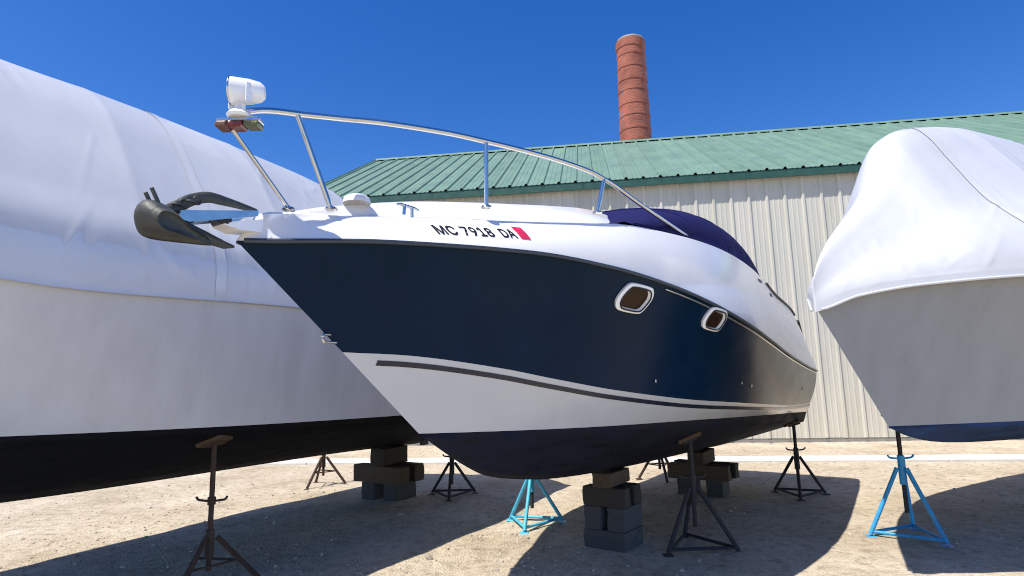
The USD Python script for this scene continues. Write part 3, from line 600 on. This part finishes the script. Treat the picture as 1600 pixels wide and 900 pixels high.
# ------------------------------------------------------------------ keel blocks
def keel_stack(ring, s, layers, label_fn, group, seed):
    fr, A, P = bframe(*ring[:2]); T = np.array(ring[0]); kz = float(np.interp(s, ring[2][:, 0], ring[2][:, 2])); r = np.random.default_rng(seed)
    c = T + A * s; g = float(ground_z(np.array([c[0]]), np.array([c[1]]))[0]) - .01
    hs = np.array([l[0] for l in layers], float); hs *= (kz - g - .002) / hs.sum(); z = g; n = 0
    for (h0, ln, wd, kind, across, offs), h in zip(layers, hs):
        for o in offs:
            ang = ring[1] + (math.pi / 2 if across else 0) + r.uniform(-.06, .06)
            d = (A if across else P) * o; ln_, wd_ = ln * r.uniform(.94, 1.05), wd
            t = thing('keel_block' if kind == 'concrete_block' else 'timber_block', label_fn(n, kind), 'block', (c[0] + d[0], c[1] + d[1], z), ang, group)
            e = .0015
            b = box(-ln_ / 2, ln_ / 2, -wd_ / 2, wd_ / 2, e, h - e, .008)
            for _ in range(3): b = b.subdivide()
            v = b.vertices; b = trimesh.Trimesh(np.clip(v - np.sign(v - [0, 0, h / 2]) * (meshkit.fbm(v * [9, 9, 9] + seed * 7 + n * 3.3, 3, n)[:, None] ** 2) * [.03, .016, .0], [-9, -9, e], [9, 9, h - e]), b.faces, process=False)
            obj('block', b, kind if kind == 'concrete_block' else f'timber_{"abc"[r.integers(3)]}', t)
            n += 1
        z += h
bow_names = ['broad concrete footing block lying on the ground under the cruiser bow', 'left concrete block in the second layer under the cruiser bow', 'right concrete block in the second layer under the cruiser bow', 'left timber in the third layer under the cruiser bow', 'right timber in the third layer under the cruiser bow', 'topmost timber wedged under the cruiser keel near the bow']
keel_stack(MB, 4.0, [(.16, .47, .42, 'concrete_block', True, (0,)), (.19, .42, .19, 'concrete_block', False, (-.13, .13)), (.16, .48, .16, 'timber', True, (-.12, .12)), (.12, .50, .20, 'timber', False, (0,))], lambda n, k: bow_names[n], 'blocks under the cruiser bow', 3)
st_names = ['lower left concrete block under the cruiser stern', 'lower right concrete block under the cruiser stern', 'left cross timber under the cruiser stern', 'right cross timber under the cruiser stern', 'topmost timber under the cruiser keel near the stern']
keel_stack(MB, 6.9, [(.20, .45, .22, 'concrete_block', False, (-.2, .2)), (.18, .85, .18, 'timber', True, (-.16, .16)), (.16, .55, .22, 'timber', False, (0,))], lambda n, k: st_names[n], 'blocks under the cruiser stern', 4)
lf_names = ['lower left concrete block under the left wrapped boat', 'lower right concrete block under the left wrapped boat', 'left cross timber under the left wrapped boat', 'right cross timber under the left wrapped boat', 'thick top timber under the keel of the left wrapped boat']
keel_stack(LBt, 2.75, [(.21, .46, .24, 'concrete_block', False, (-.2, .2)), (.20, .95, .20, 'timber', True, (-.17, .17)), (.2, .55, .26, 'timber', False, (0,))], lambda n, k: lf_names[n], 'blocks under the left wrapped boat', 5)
lg_names = ['low timber lying on the ground under the left wrapped boat bow', 'second timber under the left wrapped boat bow', 'third timber under the left wrapped boat bow', 'top timber under the left wrapped boat bow']
rt_names = ['bottom concrete block under the right wrapped boat', 'lower timber under the right wrapped boat', 'upper timber under the right wrapped boat']
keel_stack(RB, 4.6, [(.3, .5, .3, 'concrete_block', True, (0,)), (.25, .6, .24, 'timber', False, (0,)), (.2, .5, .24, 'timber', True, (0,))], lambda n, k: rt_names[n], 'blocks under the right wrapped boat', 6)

# ------------------------------------------------------------------ loose stones
proto = UsdGeom.Scope.Define(stage, '/World/Looks/stone_shapes') if False else None
pi = UsdGeom.PointInstancer.Define(stage, '/World/gravel')
tag(pi, 'loose pebbles and gravel scattered over the sandy yard', 'gravel', kind='stuff')
rel = pi.CreatePrototypesRel()
for i in range(3):
    m = trimesh.creation.icosphere(1, 1.0); v = m.vertices; m.vertices = v * (1 + .5 * (meshkit.noise(v * 1.7 + 11 * i, i)[:, None] - .5)) * [1, .8, .55]
    usdkit.mesh(stage, f'/World/gravel/stone_{"abc"[i]}', m, M[f'stone_{"abc"[i]}'], smooth=False)
    rel.AddTarget(f'/World/gravel/stone_{"abc"[i]}')
NS = 16000
d = 3.2 + 11 * rng.random(NS) ** 1.3; th = rng.uniform(-1.0, 1.0, NS)
px_, py_ = d * np.sin(th), d * np.cos(th)
den = meshkit.fbm(np.c_[px_ * .8, py_ * .8, 0 * px_], 3, 77); keep = rng.random(NS) < np.clip((den - .3) * 2.6, .08, 1)
px_, py_ = px_[keep], py_[keep]; n = len(px_)
size = .0045 + .018 * rng.random(n) ** 3.5 + .022 * (rng.random(n) > .992)
q = rng.normal(size=(n, 4)); q[:, 1:3] *= .25; q /= np.linalg.norm(q, axis=1, keepdims=True)
pi.CreatePositionsAttr(Vt.Vec3fArray.FromNumpy(np.c_[px_, py_, ground_z(px_, py_) + size * .15].astype(np.float32)))
pi.CreateProtoIndicesAttr(Vt.IntArray.FromNumpy(rng.integers(0, 3, n).astype(np.int32)))
pi.CreateScalesAttr(Vt.Vec3fArray.FromNumpy(np.repeat(size[:, None], 3, 1).astype(np.float32)))
pi.CreateOrientationsAttr(Vt.QuathArray([Gf.Quath(float(a), float(b), float(c), float(e)) for a, b, c, e in q]))
